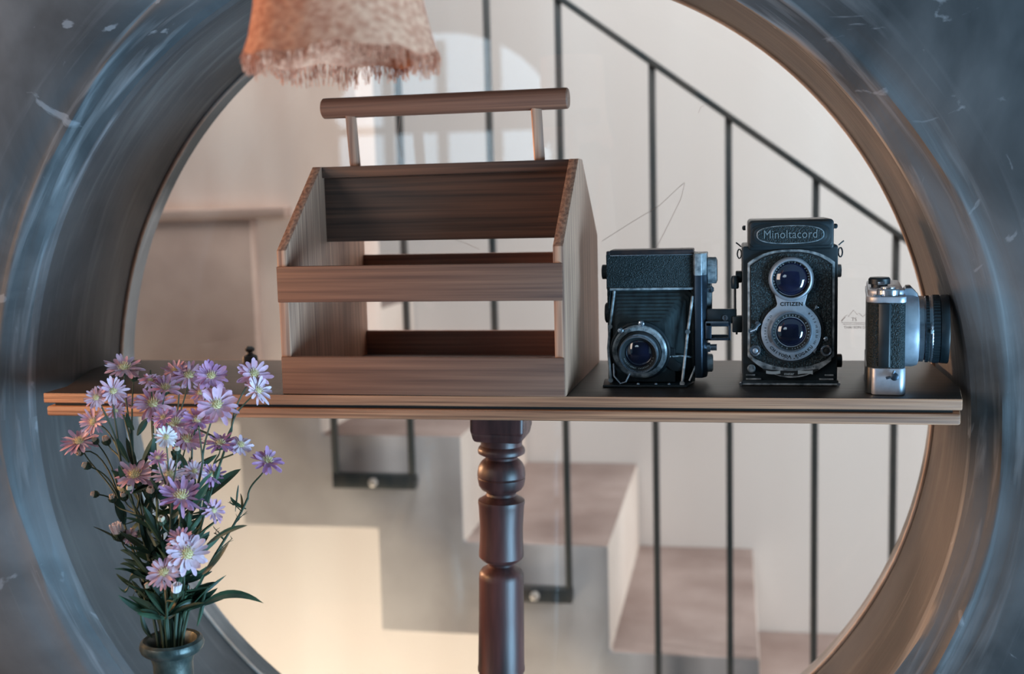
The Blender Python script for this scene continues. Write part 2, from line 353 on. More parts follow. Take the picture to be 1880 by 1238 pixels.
# ------------------------------------------------------------ turned post
po = empty('turned_post', (-.0425, .11, -.0225)); po.rotation_euler = (0, R(1.55), 0)
tag(po, 'dark turned wooden post holding up the middle of the shelf', 'post')
pb = MB(); kx = .000523
pb.box((-.0266, -.0266, -.0315), (.0266, .0266, 0), .004, 3)
b = MB(); b.prism([(-.0266, -.028), (.0266, -.028), (.0246, -.0355), (.0230, -.0390), (-.0230, -.0390), (-.0246, -.0355)], 'y', -.0246, .0246, .003); b.bm.to_mesh(me := bpy.data.meshes.new('x')); pb.bm.from_mesh(me); b.bm.free()
pb.build('post_block', POST, po)
def zy(y): return -.0392-(y-806)*.00056
prof = [(41, 803), (39, 812), (39, 817), (43, 821), (45, 826), (44, 831), (38, 834), (31, 837), (30, 841), (35, 844), (40, 849), (44, 857), (45.5, 867), (45.5, 872), (44, 874), (45.5, 876), (43, 889), (38, 896), (30, 900), (28, 903), (29, 907), (35, 911), (44, 916), (44.5, 921), (43.5, 925), (42.5, 940), (41, 965), (41.5, 990), (43, 1012), (43, 1018), (39, 1023), (33, 1027), (26, 1030), (25, 1034), (29, 1038), (38, 1043), (42.5, 1050), (43, 1060), (43.5, 1130), (44.5, 1222), (45.5, 1224), (45.5, 1230), (43, 1232), (42, 1236), (44, 1242), (43, 1330), (36, 1420), (28, 1450), (36, 1462), (44, 1475), (44, 1520)]
prof = [(r*kx, zy(y)) for r, y in prof]; prof.append((prof[-1][0], -.4595))
b = MB(); b.lathe(prof, n=56); b.build('turned_shaft', POST, po)
# ------------------------------------------------------------ crate
cr = empty('wooden_crate', (-.2257, .0022, .0003), -.0245); tag(cr, 'brown slatted wooden caddy crate with round bar handle, standing empty on the shelf', 'crate')
CW, CD = .2636, .218
side = [(.0015, 0), (.0015, .1312), (.098, .2085), (.120, .2085), (CD-.0015, .1335), (CD-.0015, 0)]
for x0, x1 in ((0, .0092), (CW-.0092, CW)):
    b = MB(); b.prism(side, 'x', x0, x1, .0006); b.build('side_panel', WZ, cr)
for y0, y1 in ((0, .0075), (CD-.0075, CD)):
    for z0, z1 in ((0, .0342), (.0842, .1168)):
        b = MB(); b.box((.0004 if z0 == 0 else -.0002, y0-(.0006 if y0 == 0 else -.0006), z0), (CW-.0008, y1, z1), .0007); b.build('slat', WX, cr)
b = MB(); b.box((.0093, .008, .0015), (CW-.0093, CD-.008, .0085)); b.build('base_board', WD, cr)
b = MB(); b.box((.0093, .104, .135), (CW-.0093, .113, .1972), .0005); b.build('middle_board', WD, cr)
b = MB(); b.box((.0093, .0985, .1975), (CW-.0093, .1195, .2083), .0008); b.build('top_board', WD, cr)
for x, tilt in ((.0405, .06), (.2245, .05)):
    b = MB(); b.box((-.0050, -.0050, 0), (.0050, .0050, .0505), .0016, 2, Matrix.Translation((x, .109, .2078)) @ Matrix.Shear('XY', 4, (-tilt*.9, 0)) @ Matrix.Rotation(.25, 4, 'Z')); b.build('handle_post', WZ, cr)
b = MB(); b.lathe([(.0085, 0), (.0098, .0012), (.0100, .004), (.0100, .240), (.0098, .2428), (.0085, .244)], FX(.0095, .109, .2652) @ Matrix.Rotation(0, 4, 'Y'), 40); b.build('handle', WX, cr)
# ------------------------------------------------------------ twin-lens reflex camera
TY, TX = .0625, .2310
tl = empty('twin_lens_camera', (TX, TY, .0003)); tag(tl, 'black twin-lens reflex camera with silver lens plate standing between the two other cameras', 'camera')
K = .000478
def L(px, py): return ((px-1451.5)*K, (709.5-py)*K*1.012)
def tx(px): return L(px, 0)[0]
def tz(py): return L(0, py)[1]
def rr(x0, x1, z0, z1, r, n=6):
    P = []
    for cx_, cz_, a0 in ((x1-r, z0+r, -PI/2), (x1-r, z1-r, 0), (x0+r, z1-r, PI/2), (x0+r, z0+r, PI)):
        for k in range(n+1): a = a0+PI/2*k/n; P.append((cx_+r*math.cos(a), cz_+r*math.sin(a)))
    return P
b = MB(); b.prism(rr(tx(1364), tx(1538), .0035, tz(450), .0025), 'y', .003, .088, .0012); b.prism(rr(tx(1363), tx(1540), 0, tz(700), .0008), 'y', .001, .089, .0006)
b.build('body', BLK, tl)
# front plate with an arched top and a curved bottom
def plate(inset=0, n=16):
    x0, x1 = tx(1374)+inset, tx(1532)-inset; P = []
    zc, ze = tz(457)-inset, tz(481)-inset
    for k in range(n+1):                                   # top arch from right to left
        u = 1-2*k/n; P.append((u*(x1-x0)/2*1.0+(x0+x1)/2, ze+(zc-ze)*(1-abs(u)**2.6)))
    zb, zs = tz(692)+inset, tz(655)+inset
    for k in range(n+1):
        u = -1+2*k/n; P.append((u*(x1-x0)/2+(x0+x1)/2, zs+(zb-zs)*(1-abs(u)**2.2)))
    return P
b = MB(); b.prism(plate(.0), 'y', -.0004, .004, .0008); b.build('front_frame', OLD, tl)['label'] = 'worn silver rim of the front plate'
b = MB(); b.prism(plate(.0022), 'y', -.0008, .002); b.build('groove', BLK2, tl)
b = MB(); b.prism(plate(.0032), 'y', -.0013, .002); b.build('leather_panel', LEA, tl)['label'] = 'pebbled black leather front'
b = MB()
for (a0, a1) in (((1385, 1403)), ):
    pass
b.bm.free()
# bottom scale: silver sweep with black field and the word meter
def sweep(px0, px1, zt, zbm, n=20):
    P = []; c = (px0+px1)/2; h = (px1-px0)/2
    for k in range(n+1): u = -1+2*k/n; P.append((tx(c+u*h), tz(zt[0]+(zt[1]-zt[0])*(1-abs(u)**2))))
    for k in range(n+1): u = 1-2*k/n; P.append((tx(c+u*h), tz(zbm[0]+(zbm[1]-zbm[0])*(1-abs(u)**2))))
    return P
b = MB(); b.prism(sweep(1383, 1526, (656, 676), (662, 694)), 'y', -.0019, .002); sw = b.build('distance_scale', OLD, tl)
b = MB(); b.prism(sweep(1403, 1503, (677, 681), (680, 691)), 'y', -.0022, .001); b.build('scale_field', BLK2, sw)
b = MB(); b.prism(sweep(1408, 1434, (680.5, 682), (686, 687.5)), 'y', -.0025, .0); b.prism(sweep(1466, 1493, (680, 681), (687.5, 686)), 'y', -.0025, .0); text(b, 'meter', .0036, TXT(tx(1450), -.0026, tz(686.5)), .00015, bold=.00006)
b.build('scale_lettering', WHT, sw)
b = MB(); 
for px, s_ in ((1404, '1'), (1422, '1.5'), (1440, '2'), (1459, '15'), (1478, '10'), (1494, '5')): text(b, s_, .0022, TXT(tx(px), -.0021, tz(672+4.5*(1-((px-1450)/55)**2))), .0001)
b.build('scale_numerals', INK, sw)
# nickel decorations near the feet
for (x0, x1, y) in ((1371, 1388, 690), (1371, 1399, 697.5), (1515, 1531, 690), (1505, 1531, 697.5)):
    b = MB(); b.box((tx(x0), .0006, tz(y)-.0007), (tx(x1), .003, tz(y)+.0007), .0003); b.build('trim_bar', OLD, tl)
b = MB(); b.tube([(tx(1361), .0006, tz(707)), (tx(1541), .0006, tz(707))], .0010, 10); b.build('base_rail', OLD, tl)
for x in (1362, 1540): b = MB(); b.lathe([(.0014, -.0012), (.0017, 0), (.0014, .0014)], FY(tx(x), .0006, tz(706.5)), 16); b.build('base_screw', CHR, tl)
# hood with stepped oval nameplate
b = MB(); b.prism(rr(tx(1375.5), tx(1530), tz(458), tz(403), .0035), 'y', .001, .082, .0015); b.prism(rr(tx(1378), tx(1527.5), tz(452), tz(406), .004), 'y', -.0010, .01, .001)
hd = b.build('focusing_hood', BLK, tl)
def oval(cx_, cz_, a, h, n=40, p=2.6):
    P = []
    for k in range(n):
        t_ = 2*PI*k/n; c, s_ = math.cos(t_), math.sin(t_); P.append((cx_+a*abs(c)**(2/p)*(1 if c > 0 else -1), cz_+h*abs(s_)**(2/p)*(1 if s_ > 0 else -1)))
    return P
cz_ = tz(430)
for i, (a, h) in enumerate(((72, 22.5), (69, 20.5), (66, 18.5))):
    b = MB(); b.prism(oval(0, cz_, a*K, h*K, p=3.2), 'y', -.0014-.0004*i, .002, .0002); b.build('hood_step', BLK if i % 2 == 0 else BLK2, hd)
b = MB(); b.prism(oval(0, cz_, 61*K, 17.3*K), 'y', -.0028, .002, .0004); b.build('nameplate_rim', OLD, hd)
b = MB(); b.prism(oval(0, cz_, 59*K, 15.5*K), 'y', -.0031, .002); npl = b.build('nameplate', LEA2, hd)
b = MB(); text(b, 'Minoltacord', .0104, TXT(0, -.0033, cz_+.0001) @ Matrix.Diagonal((.88, 1, 1, 1)), .0003, space=1.04); b.build('name_lettering', mat('worn_lettering', (128, 138, 142), .5, .4), hd)
for s_ in (-1, 1):
    b = MB(); b.lathe([(.0022, 0), (.0022, .002), (.0012, .003)], FX(s_*.0385, .012, tz(417)) @ (Matrix.Rotation(PI if s_ < 0 else 0, 4, 'X') if s_ > 0 else Matrix.Rotation(PI, 4, 'Y')), 14); b.build('hood_screw', BLK, hd)
# viewing and taking lenses
def ringlathe(name, m, cx_, cz_, prof, parent, n=64):
    b = MB(); b.lathe(prof, FY(cx_, 0, cz_), n); return b.build(name, m, parent)
lx, lz1, lz2 = tx(1453), tz(511), tz(608)
# neck and shutter plate as one outline
def platefig(rb, rt_, n=40):
    P = []
    for k in range(n+1):
        a = R(62)-(R(62)*2+PI*0+R(236))*k/n if False else None
    return P
P = []; rb = 54.5*K; rt_ = 40*K
a0 = math.acos(min(1, 27*K/rb)); a1 = 2*PI+PI-a0   # big disc from right shoulder clockwise round the bottom
for k in range(41): a = a0-(2*a0+PI-2*a0+0)*0 + (0) if False else a0-(a0+(PI-a0)+ (2*a0+PI-PI)*0)*0
n = 48; start, end = a0, -PI-a0+0
for k in range(n+1): a = start+(end-start)*k/n; P.append((lx+rb*math.cos(a), lz2+rb*math.sin(a)))
zt_ = lz1-rt_*.82
P += [(lx-25*K, lz2+(zt_-lz2)*.80), (lx-29*K, zt_+.001), (lx-31*K, lz1-.010), (lx+31*K, lz1-.010), (lx+29*K, zt_+.001), (lx+25*K, lz2+(zt_-lz2)*.80)]
Pb = [(lx+(x-lx)*1.08, lz2+(z-lz2)*1.07 if z < lz2+.02 else z) for x, z in P]
b = MB(); b.prism(Pb, 'y', -.0030, .001); b.build('shutter_housing', BLK2, tl)
b = MB(); b.prism(P, 'y', -.0046, .001, .0006); sp = b.build('shutter_plate', SAT, tl); sp['label'] = 'silver figure-eight shutter plate'
b = MB(); text(b, 'CITIZEN', .0047, TXT(lx+.0004, -.0048, tz(557)), .00012, space=1.15, bold=.00012)
arctext(b, 'CHIYODA KOGAKU', .0036, lx, -.0048, lz2, 46.5*K, R(-140), R(-38), True, .00010)
arctext(b, 'JAPAN', .0020, lx, -.0048, lz2, 50.5*K, R(-104), R(-76), True)
arctext(b, '3.5 4 5.6 8 11 16 22', .0022, lx, -.0048, lz2, 47*K, R(205), R(140), False)
arctext(b, 'B 1 2 5 10 25 50 100', .0024, lx, -.0048, lz2, 47*K, R(46), R(-28), False)
b.build('engraving', INK, sp)
b = MB()
for k in range(26):
    a = R(150)+R(60)*k/26; c, s_ = math.cos(a), math.sin(a)
    b.box((-.00008, -.0002, -.0010), (.00008, 0, .0010), M=Matrix.Translation((lx+41*K*c, -.0047, lz2+41*K*s_)) @ Matrix.Rotation(-(a-PI/2), 4, 'Y'))
b.build('tick_mark', INK, sp)
vl = ringlathe('viewing_lens_barrel', SAT, lx, lz1, [(.0196, 0), (.0196, .004), (.0190, .0062), (.0178, .0075), (.0168, .0078), (.0162, .0070), (.0160, .002)], tl)
ringlathe('inner_ring', BLK2, lx, lz1, [(.0168, .002), (.0168, .0072), (.0162, .0068), (.0148, .0050), (.0144, .002)], vl)
ringlathe('viewing_lens_glass', LENS, lx, lz1, [(.0152, .0030), (.0149, .0042), (.0126, .0062), (.0092, .0078), (.0048, .0088), (.0, .0091)], vl)
b = MB(); arctext(b, 'VIEW-ROKKOR 1:3.2 f=75mm', .0019, lx, -.0072, lz1, .01500, R(215), R(-10), False); b.build('lens_lettering', WHT, vl)
tk = ringlathe('taking_lens_barrel', CHR, lx, lz2, [(.0182, .003), (.0182, .0062), (.0174, .0078), (.0166, .0078), (.0160, .0066), (.0158, .003)], tl)
ringlathe('inner_ring', BLK2, lx, lz2, [(.0166, .003), (.0166, .0070), (.0160, .0066), (.0136, .0050), (.0130, .002)], tk)
ringlathe('taking_lens_glass', LENS, lx, lz2, [(.0137, .0032), (.0134, .0042), (.0114, .0060), (.0084, .0074), (.0044, .0083), (.0, .0086)], tk)
b = MB(); arctext(b, 'CHIYODA KOGAKU  ROKKOR', .0018, lx, -.0068, lz2, .0150, R(200), R(-20), False); arctext(b, '1:3.5 f=75mm', .0018, lx, -.0068, lz2, .0150, R(-140), R(-40), True); b.build('lens_lettering', WHT, tk)
# sockets, levers, pointer
for nm, m_, px, py, r_ in (('flash_socket', CHR, 1388, 643, 10.5), ('cable_socket', CHR, 1517, 643, 10.5)):
    s_ = ringlathe(nm, m_, tx(px), tz(py), [(r_*K, 0), (r_*K, .0045), (r_*K*.85, .0055), (r_*K*.62, .0053), (r_*K*.58, .002)], tl, 32)
    ringlathe('socket_core', SAT if px < 1450 else BLK2, tx(px), tz(py), [(r_*K*.55, .001), (r_*K*.5, .0045), (r_*K*.2, .0052)], s_, 24)
ringlathe('screw', CHR, tx(1516.5), tz(622), [(.0020, 0), (.0020, .002), (.0010, .0025)], tl, 20)
ringlathe('screw', OLD, tx(1381), tz(677), [(.0036, 0), (.0036, .0022), (.0026, .003)], tl, 28)
b = MB(); b.tube([(tx(1397), -.0052, tz(592)), (tx(1391), -.0060, tz(597)), (tx(1389), -.0062, tz(603)), (tx(1379), -.0058, tz(607))], .0012, 8); b.lathe([(.0022, 0), (.0022, .003)], FY(tx(1380), -.0035, tz(606)), 16); b.lathe([(.0024, -.003), (.0020, .002)], FY(tx(1392), -.0035, tz(592)), 16)
b.build('shutter_lever', CHR, tl)
b = MB(); b.prism([(tx(1494), tz(568)), (tx(1503), tz(563)), (tx(1498), tz(558.5))], 'y', -.0056, -.002, .0003); b.build('pointer', CHR, tl)
b = MB(); b.prism([(tx(1493), tz(645)), (tx(1500), tz(638)), (tx(1496), tz(648))], 'y', -.0056, -.002, .0003); b.build('pointer', CHR, tl)
# side fittings
def side_knob(name, px, py, r_, h, m_, right=True, y=.03, prof=None):
    b = MB(); M_ = FX(tx(px), y, tz(py)) if right else FX(tx(px), y, tz(py)) @ Matrix.Rotation(PI, 4, 'Y')
    b.lathe(prof or [(r_*.9, 0), (r_, .0006), (r_, h-.0006), (r_*.9, h)], M_, 32); return b.build(name, m_, tl)
side_knob('focus_knob', 1538, 671, .0062, .0062, BLK); side_knob('side_button', 1538, 500, .0058, .0042, OLD, y=.02)
side_knob('winding_stub', 1364, 509, .0055, .0056, BLK, False, .02)
for s_ in (-1, 1):
    b = MB(); x_ = s_*.0425; b.tube([(x_, .012, tz(452)), (x_+s_*.002, .012, tz(448)), (x_+s_*.0045, .012, tz(444))], .0007, 6)
    b.tube([(x_+s_*(.0015+.0018*math.cos(a*PI/5)), .012+.0006*math.sin(a*PI/5), tz(465)+.0042*math.sin(a*PI/5)) for a in range(10)], .0007, 6, cyc=True)
    b.build('strap_lug', BLK, tl)
b = MB(); xx = tx(1351); b.tube([(xx, .012, tz(590)), (xx, .012, tz(528))], .0012, 10); b.lathe([(.0030, 0), (.0036, .001), (.0036, .009), (.0026, .0115), (.0012, .012)], FZ(xx, .012, tz(530)), 20)
b.box((tx(1346), .008, tz(612)), (tx(1365), .018, tz(581)), .0012); b.box((tx(1352), .009, tz(616)), (tx(1356), .013, tz(606)), .0003)
b.build('flash_arm', BLK, tl)
# ------------------------------------------------------------ folding camera
fc = empty('folding_camera', (.107, .07, .0003)); tag(fc, 'worn black folding bellows camera standing open at the left of the three cameras', 'camera')
K2 = .000490
def fx(px): return (px-1194)*K2
def fz(py): return (710-py)*K2
# body box with an open front: top panel, side cheeks and back
b = MB(); b.prism(rr(fx(1112), fx(1275), fz(532), fz(464), .0015), 'y', 0, .034, .0012); b.box((fx(1113), .010, .002), (fx(1275), .034, fz(528)), .001)
for x0, x1 in ((1113, 1118), (1270, 1275)): b.box((fx(x0), .001, .002), (fx(x1), .012, fz(528)), .0006)
b.build('body', LEA2, fc)
b = MB(); b.box((fx(1118), -.0012, fz(533)), (fx(1274), .002, fz(528.5)), .0006); b.build('body_trim', OLD, fc)
b = MB(); b.prism(rr(fx(1119), fx(1274), fz(468.5), fz(458), .0012), 'y', -.001, .03, .0006); b.box((fx(1113), -.002, fz(467)), (fx(1120), .004, fz(459.5)), .0008); tp = b.build('end_plate', mat('brown_worn_metal', (70, 54, 52), .45, .5, col2=(40, 40, 44), nscale=(80, 80, 80)), fc)
b = MB(); b.box((fx(1120), -.0018, fz(468.5)), (fx(1273), .0, fz(466.8)), .0003); b.build('end_plate_edge', CHR, tp)
# top housing (the camera lies on its side, so it faces right)
b = MB(); P = [(fx(1273.5), .0), (fx(1276), -.0035), (fx(1289), -.0035), (fx(1297.5), .004), (fx(1299), .036), (fx(1273.5), .036)]
b.prism(P, 'z', fz(698), fz(467), .0010); hs_ = b.build('top_housing', DSIL, fc)
b = MB(); b.prism([(x, y-.0004) if i < 4 else (x, y) for i, (x, y) in enumerate(P)], 'z', fz(507), fz(466), .0008); b.build('housing_cap', OLD, hs_)
def knx(name, px, py, r_, h, m_, y, parent=fc, ridged=False, left=False):
    b = MB(); M_ = FX(fx(px), y, fz(py)) @ (Matrix.Rotation(PI, 4, 'Y') if left else Matrix.Identity(4))
    if ridged:
        n = 96; t = bmesh.new(); rings = []
        for rr_, hh in ((r_*.9, 0), (r_, .0008), (r_, h-.001), (r_*.9, h)):
            rings.append([t.verts.new(((rr_-(.00035 if k % 2 else 0))*math.cos(2*PI*k/n), (rr_-(.00035 if k % 2 else 0))*math.sin(2*PI*k/n), hh)) for k in range(n)])
        for a, c in zip(rings, rings[1:]):
            for k in range(n): t.faces.new((a[k], a[(k+1) % n], c[(k+1) % n], c[k]))
        t.faces.new(rings[0][::-1]); t.faces.new(rings[-1]); b.join(t, M_)
    else: b.lathe([(r_*.85, 0), (r_, .0005), (r_, h-.0006), (r_*.85, h)], M_, 32)
    return b.build(name, m_, parent)
wk = knx('winding_knob', 1298, 500, .0122, .0088, OLD, .018, ridged=True)
b = MB(); b.lathe([(.0100, 0), (.0100, .0004)], FX(fx(1316.2), .018, fz(500)), 32); b.build('knob_cap', mat('tan_disc', (120, 100, 90), .4, .6), wk)
knx('spool_knob', 1113, 500, .0068, .0060, BLK, .016, left=True)
b = MB(); b.lathe([(.0016, 0), (.0016, .003), (.0032, .0035), (.0032, .0045), (.0015, .0062)], FX(fx(1298), .012, fz(535)), 20); b.build('shutter_button', CHR, fc)
b = MB(); b.lathe([(.0045, 0), (.0045, .003), (.0030, .0035), (.0030, .0085), (.0034, .0090)], FX(fx(1297), .008, fz(643)), 24); b.build('accessory_post', CHR, fc)
b = MB(); b.lathe([(.0085, 0), (.0085, .0045), (.0070, .0055)], FX(fx(1297), .018, fz(675)), 30); b.build('film_dial', OLD, fc)
b = MB(); b.lathe([(.014, 0), (.014, .003), (.012, .0042)], FX(fx(1298), .026, fz(552)), 30); b.build('housing_disc', OLD, fc)
# viewfinder reaching out to the right
vf = MB(); vf.box((fx(1298), .002, fz(597)), (fx(1352), .007, fz(570)), .0008); vfo = vf.build('viewfinder_arm', BLK, fc)
b = MB(); b.lathe([(.0026, 0), (.0026, .001)], FY(fx(1331), .002, fz(586.5)), 20); b.build('screw', CHR, vfo)
b = MB(); b.box((fx(1330.4), .0006, fz(590.5)), (fx(1331.8), .0012, fz(582.5))); b.build('screw_slot', INK, vfo)
b = MB(); zf0, zf1, x0, x1 = fz(628), fz(593), fx(1295), fx(1341)
b.box((x0, -.001, zf1-.0045), (x1, .015, zf1), .0008); b.box((x0, -.001, zf0), (x1, .015, zf0+.0022), .0006); b.box((x0, -.001, zf0), (fx(1306), .015, zf1), .0006); b.box((x1-.0022, -.001, zf0), (x1, .015, zf1), .0006)
b.box((fx(1306), .006, zf0+.002), (x1-.002, .0085, zf0+.0045)); b.build('viewfinder_frame', DSIL, fc)
b = MB(); b.box((fx(1306), .004, zf0+.002), (x1-.002, .0048, zf1-.004)); b.build('viewfinder_glass', GLASS, fc, smooth=False)
b = MB(); b.box((fx(1296), -.0016, zf1-.0012), (x1-.002, -.0008, zf1+.0004)); b.build('viewfinder_edge', CHR, fc)
# bed (drop door) on the shelf
b = MB(); b.prism([(fx(1103), .012), (fx(1107), -.022), (fx(1262), -.022), (fx(1274), .010), (fx(1274), .016), (fx(1103), .016)], 'z', .0, .0022, .0007); b.build('drop_bed', BLK, fc)
for px in (1172, 1205, 1229): 
    b = MB(); b.lathe([(.0018, 0), (.0012, .0012)], FZ(fx(px), -.017, .0022), 12); b.build('rivet', CHR, fc)
# bellows: pleated pyramid from the body opening to the lens standard
fr = [(fx(1119), .0095, fz(688)), (fx(1270), .0095, fz(688)), (fx(1270), .0095, fz(534)), (fx(1119), .0095, fz(534))]
lc = V((fx(1172), -.010, fz(646))); 
en = [(lc.x-.021, lc.y, lc.z-.019), (lc.x+.026, lc.y, lc.z-.019), (lc.x+.024, lc.y, lc.z+.027), (lc.x-.019, lc.y, lc.z+.027)]
t = bmesh.new(); rings = []; n = 18
ctr0 = sum((V(p) for p in fr), V())/4; ctr1 = sum((V(p) for p in en), V())/4
for j in range(n+1):
    u = j/n; c = ctr0.lerp(ctr1, u); k_ = 1-(.11 if j % 2 else 0); ring = []
    for i in range(4):
        a, d_ = V(fr[i]).lerp(V(en[i]), u), V(fr[(i+1) % 4]).lerp(V(en[(i+1) % 4]), u)
        for q_ in (.06, .94): p_ = a.lerp(d_, q_); ring.append(t.verts.new(c+(p_-c)*k_))
    rings.append(ring)
for a, c in zip(rings, rings[1:]):
    for k in range(8): t.faces.new((a[k], a[(k+1) % 8], c[(k+1) % 8], c[k]))
t.faces.new(rings[-1]); bmesh.ops.recalc_face_normals(t, faces=t.faces)
b = MB(); b.join(t); b.build('bellows', BEL, fc)
# lens standard and shutter, tipped slightly down-left
ls = empty('lens_standard', (lc.x+.002, lc.y, lc.z+.002)); ls.parent = fc; bpy.data.objects.remove(ls)
MS = Matrix.Translation((fx(1176), -.0100, fz(643))) @ Matrix.Rotation(R(90), 4, 'X') @ Matrix.Rotation(R(-4), 4, 'Y') @ Matrix.Rotation(R(9), 4, 'X') 
def ml(prof, n=64, M_=MS): b = MB(); b.lathe(prof, M_, n); return b
b = ml([(.0265, -.002), (.0275, 0), (.0275, .003), (.0262, .0045), (.02, .0046)])
b.box((fx(1130), -.0095, .003), (fx(1240), -.0065, fz(640)), .001); b.prism([(fx(1222), fz(640)), (fx(1244), fz(665)), (fx(1250), fz(668)), (fx(1250), fz(682)), (fx(1235), fz(682)), (fx(1215), fz(665))], 'y', -.0125, -.0080, .0006)
st = b.build('lens_standard', BLK, fc)
b = ml([(.0250, .0040), (.0250, .0062), (.0235, .0074), (.0205, .0074), (.0195, .0060)]); sr = b.build('shutter_ring', OLD, fc)
b = ml([(.0196, .0050), (.0196, .0078), (.0188, .0086), (.0175, .0086), (.0170, .0070)]); b.build('aperture_ring', BLK2, sr)
b = ml([(.0178, .006), (.0178, .0155), (.0172, .0168), (.0164, .0168), (.0158, .0150), (.0156, .010)]); lb = b.build('lens_barrel', CHR, fc)
b = ml([(.0160, .0105), (.0159, .0142), (.0135, .0122), (.0120, .0105)]); b.build('inner_ring', BLK2, lb)
b = ml([(.0128, .0100), (.0124, .0112), (.0092, .0130), (.0048, .0141), (.0, .0144)]); b.build('lens_glass', LENS, lb)
b = MB()
for s_, a0_, a1_, r_, h_, sz in (('PRONTOR  1 2 5 10 25 50 100', 150, 30, .0219, .0077, .0022), ('ANASTIGMAT f=105mm 1:4.5', 200, 345, .0138, .0133, .0019)):
    for i, ch in enumerate(s_):
        if ch == ' ': continue
        a = R(a0_+(a1_-a0_)*i/(len(s_)-1)); rot_ = a-PI/2 if a1_ < a0_ else a+PI/2
        text(b, ch, sz, MS @ Matrix.Translation((r_*math.cos(a), r_*math.sin(a), h_)) @ Matrix.Rotation(rot_, 4, 'Z'), .0001)
b.build('lens_lettering', WHT, lb)
b = MB()
for a, r_ in ((R(84), .0275), (R(128), .0262)):
    M_ = MS @ Matrix.Translation((r_*math.cos(a), r_*math.sin(a), .0035)); b.lathe([(.0016, 0), (.0016, .004), (.0026, .0045), (.0026, .0062), (.0012, .007)], M_, 16)
b.tube([MS @ V((-.0161, .0206, .008)), MS @ V((-.010, .0225, .010)), MS @ V((-.006, .0230, .009))], .0007, 6)
b.build('shutter_lever', CHR, fc)
for P in ([(1127, 534, -.001), (1119, 600, -.006), (1116, 640, -.010), (1121, 698, -.016)], [(1272, 545, -.001), (1263, 610, -.007), (1257, 665, -.012), (1253, 703, -.018)]):
    b = MB(); b.tube([(fx(a), y, fz(c)) for a, c, y in P], .0013, 8)
    for a, c, y in (P[1], P[3]): b.lathe([(.0022, 0), (.0022, .002)], FY(fx(a), y+.0005, fz(c)), 14)
    b.build('strut', OLD, fc)
b = MB(); b.tube([(fx(1270), .002, fz(660)), (fx(1252), -.006, fz(655)), (fx(1226), -.0135, fz(655))], .0009, 6); b.tube([(fx(1265), -.004, fz(703)), (fx(1285), .0, fz(655))][::-1], .0009, 6); b.build('link_rod', OLD, fc)
b = MB(); b.tube([(fx(1126), -.014, fz(668)), (fx(1128), -.019, fz(690)), (fx(1140), -.0215, fz(703)), (fx(1150), -.0215, fz(700)), (fx(1157), -.019, fz(685))], .0009, 8); b.build('wire_stand', CHR, fc)
b = MB(); b.lathe([(.0095, 0), (.0095, .003), (.008, .004)], FX(fx(1114), .016, fz(578)) @ Matrix.Rotation(PI, 4, 'Y'), 28); b.build('side_disc', BLK, fc)
# ------------------------------------------------------------ chrome camera seen end-on, lens to the right
sl = empty('rangefinder_camera', (.3085, .0145, .0003), -R(5.5)); tag(sl, 'chrome and black leather camera seen end-on with its lens pointing right', 'camera')
def stad(x0, x1, y0, y1, n=8, r0=.006, r1=.011):
    """rounded body outline in xy: near end with rounded corners"""
    P = []
    for cx_, cy_, r_, a0 in ((x1-r0, y0+r0, r0, -PI/2), (x1-r0, y1-r0, r0, 0), (x0+r1, y1-r1, r1, PI/2), (x0+r1, y0+r1, r1, PI)):
        for k in range(n+1): a = a0+PI/2*k/n; P.append((cx_+r_*math.cos(a), cy_+r_*math.sin(a)))
    return P
x0, x1 = -.0170, .0150
b = MB(); b.prism(stad(x0, x0+.012, .006, .130, r0=.002, r1=.006), 'z', .0, .0228, .0006); b.build('back_edge', BLK, sl)
b = MB(); b.prism(stad(x0+.0045, x1, 0, .135, r1=.004), 'z', .0, .0228, .0010); b.build('base_plate', SAT, sl)['label'] = 'bright silver base cover'
b = MB(); b.prism(stad(x0+.0006, x1-.0006, .0007, .1343), 'z', .0228, .0780, .0003); b.build('body', LEA2, sl)
b = MB(); b.prism([(-.0072, .0), (-.0030, -.0012), (.0015, -.0012), (.0030, .0005), (.0030, .004), (-.0072, .004)], 'z', .0236, .0775, .0004); b.build('grip_edge', BLK, sl)
b = MB(); b.prism(stad(x0, x1, 0, .135), 'z', .0780, .0832, .0008); b.prism(stad(x0+.0010, x1-.0015, .012, .132), 'z', .0828, .0880, .0015); b.build('top_plate', SAT, sl)
b = MB(); b.lathe([(.0090, .0), (.0095, .0006), (.0095, .0052), (.0088, .0062), (.0062, .0066), (.0062, .0076), (.004, .0080)], FZ(.0004, .0115, .0830), 40); ad = b.build('advance_dial', CHR, sl)
b = MB(); b.box((-.0118, -.0006, .0834), (-.0060, .006, .0850), .0006); b.build('advance_lever', CHR, ad)
b = MB(); b.lathe([(.0070, 0), (.0070, .0030), (.0092, .0034), (.0092, .0078), (.0080, .0092), (.002, .0092)], FZ(-.0060, .045, .0875), 40); b.build('rewind_crank', BLK, sl)
b = MB(); b.box((-.0075, .0345, .0905), (-.0015, .0362, .0935), .0005); b.build('crank_slot', CHR, sl)
b = MB(); b.lathe([(.0020, -.001), (.0020, .0025), (.0034, .003), (.0034, .0045), (.002, .0052)], FY(.0058, .0, .0165), 20); b.tube([(.0058, -.0035, .0215), (.0040, -.004, .0165), (-.0008, -.0035, .0150)], .0012, 8); b.build('strap_lug', DSIL, sl)
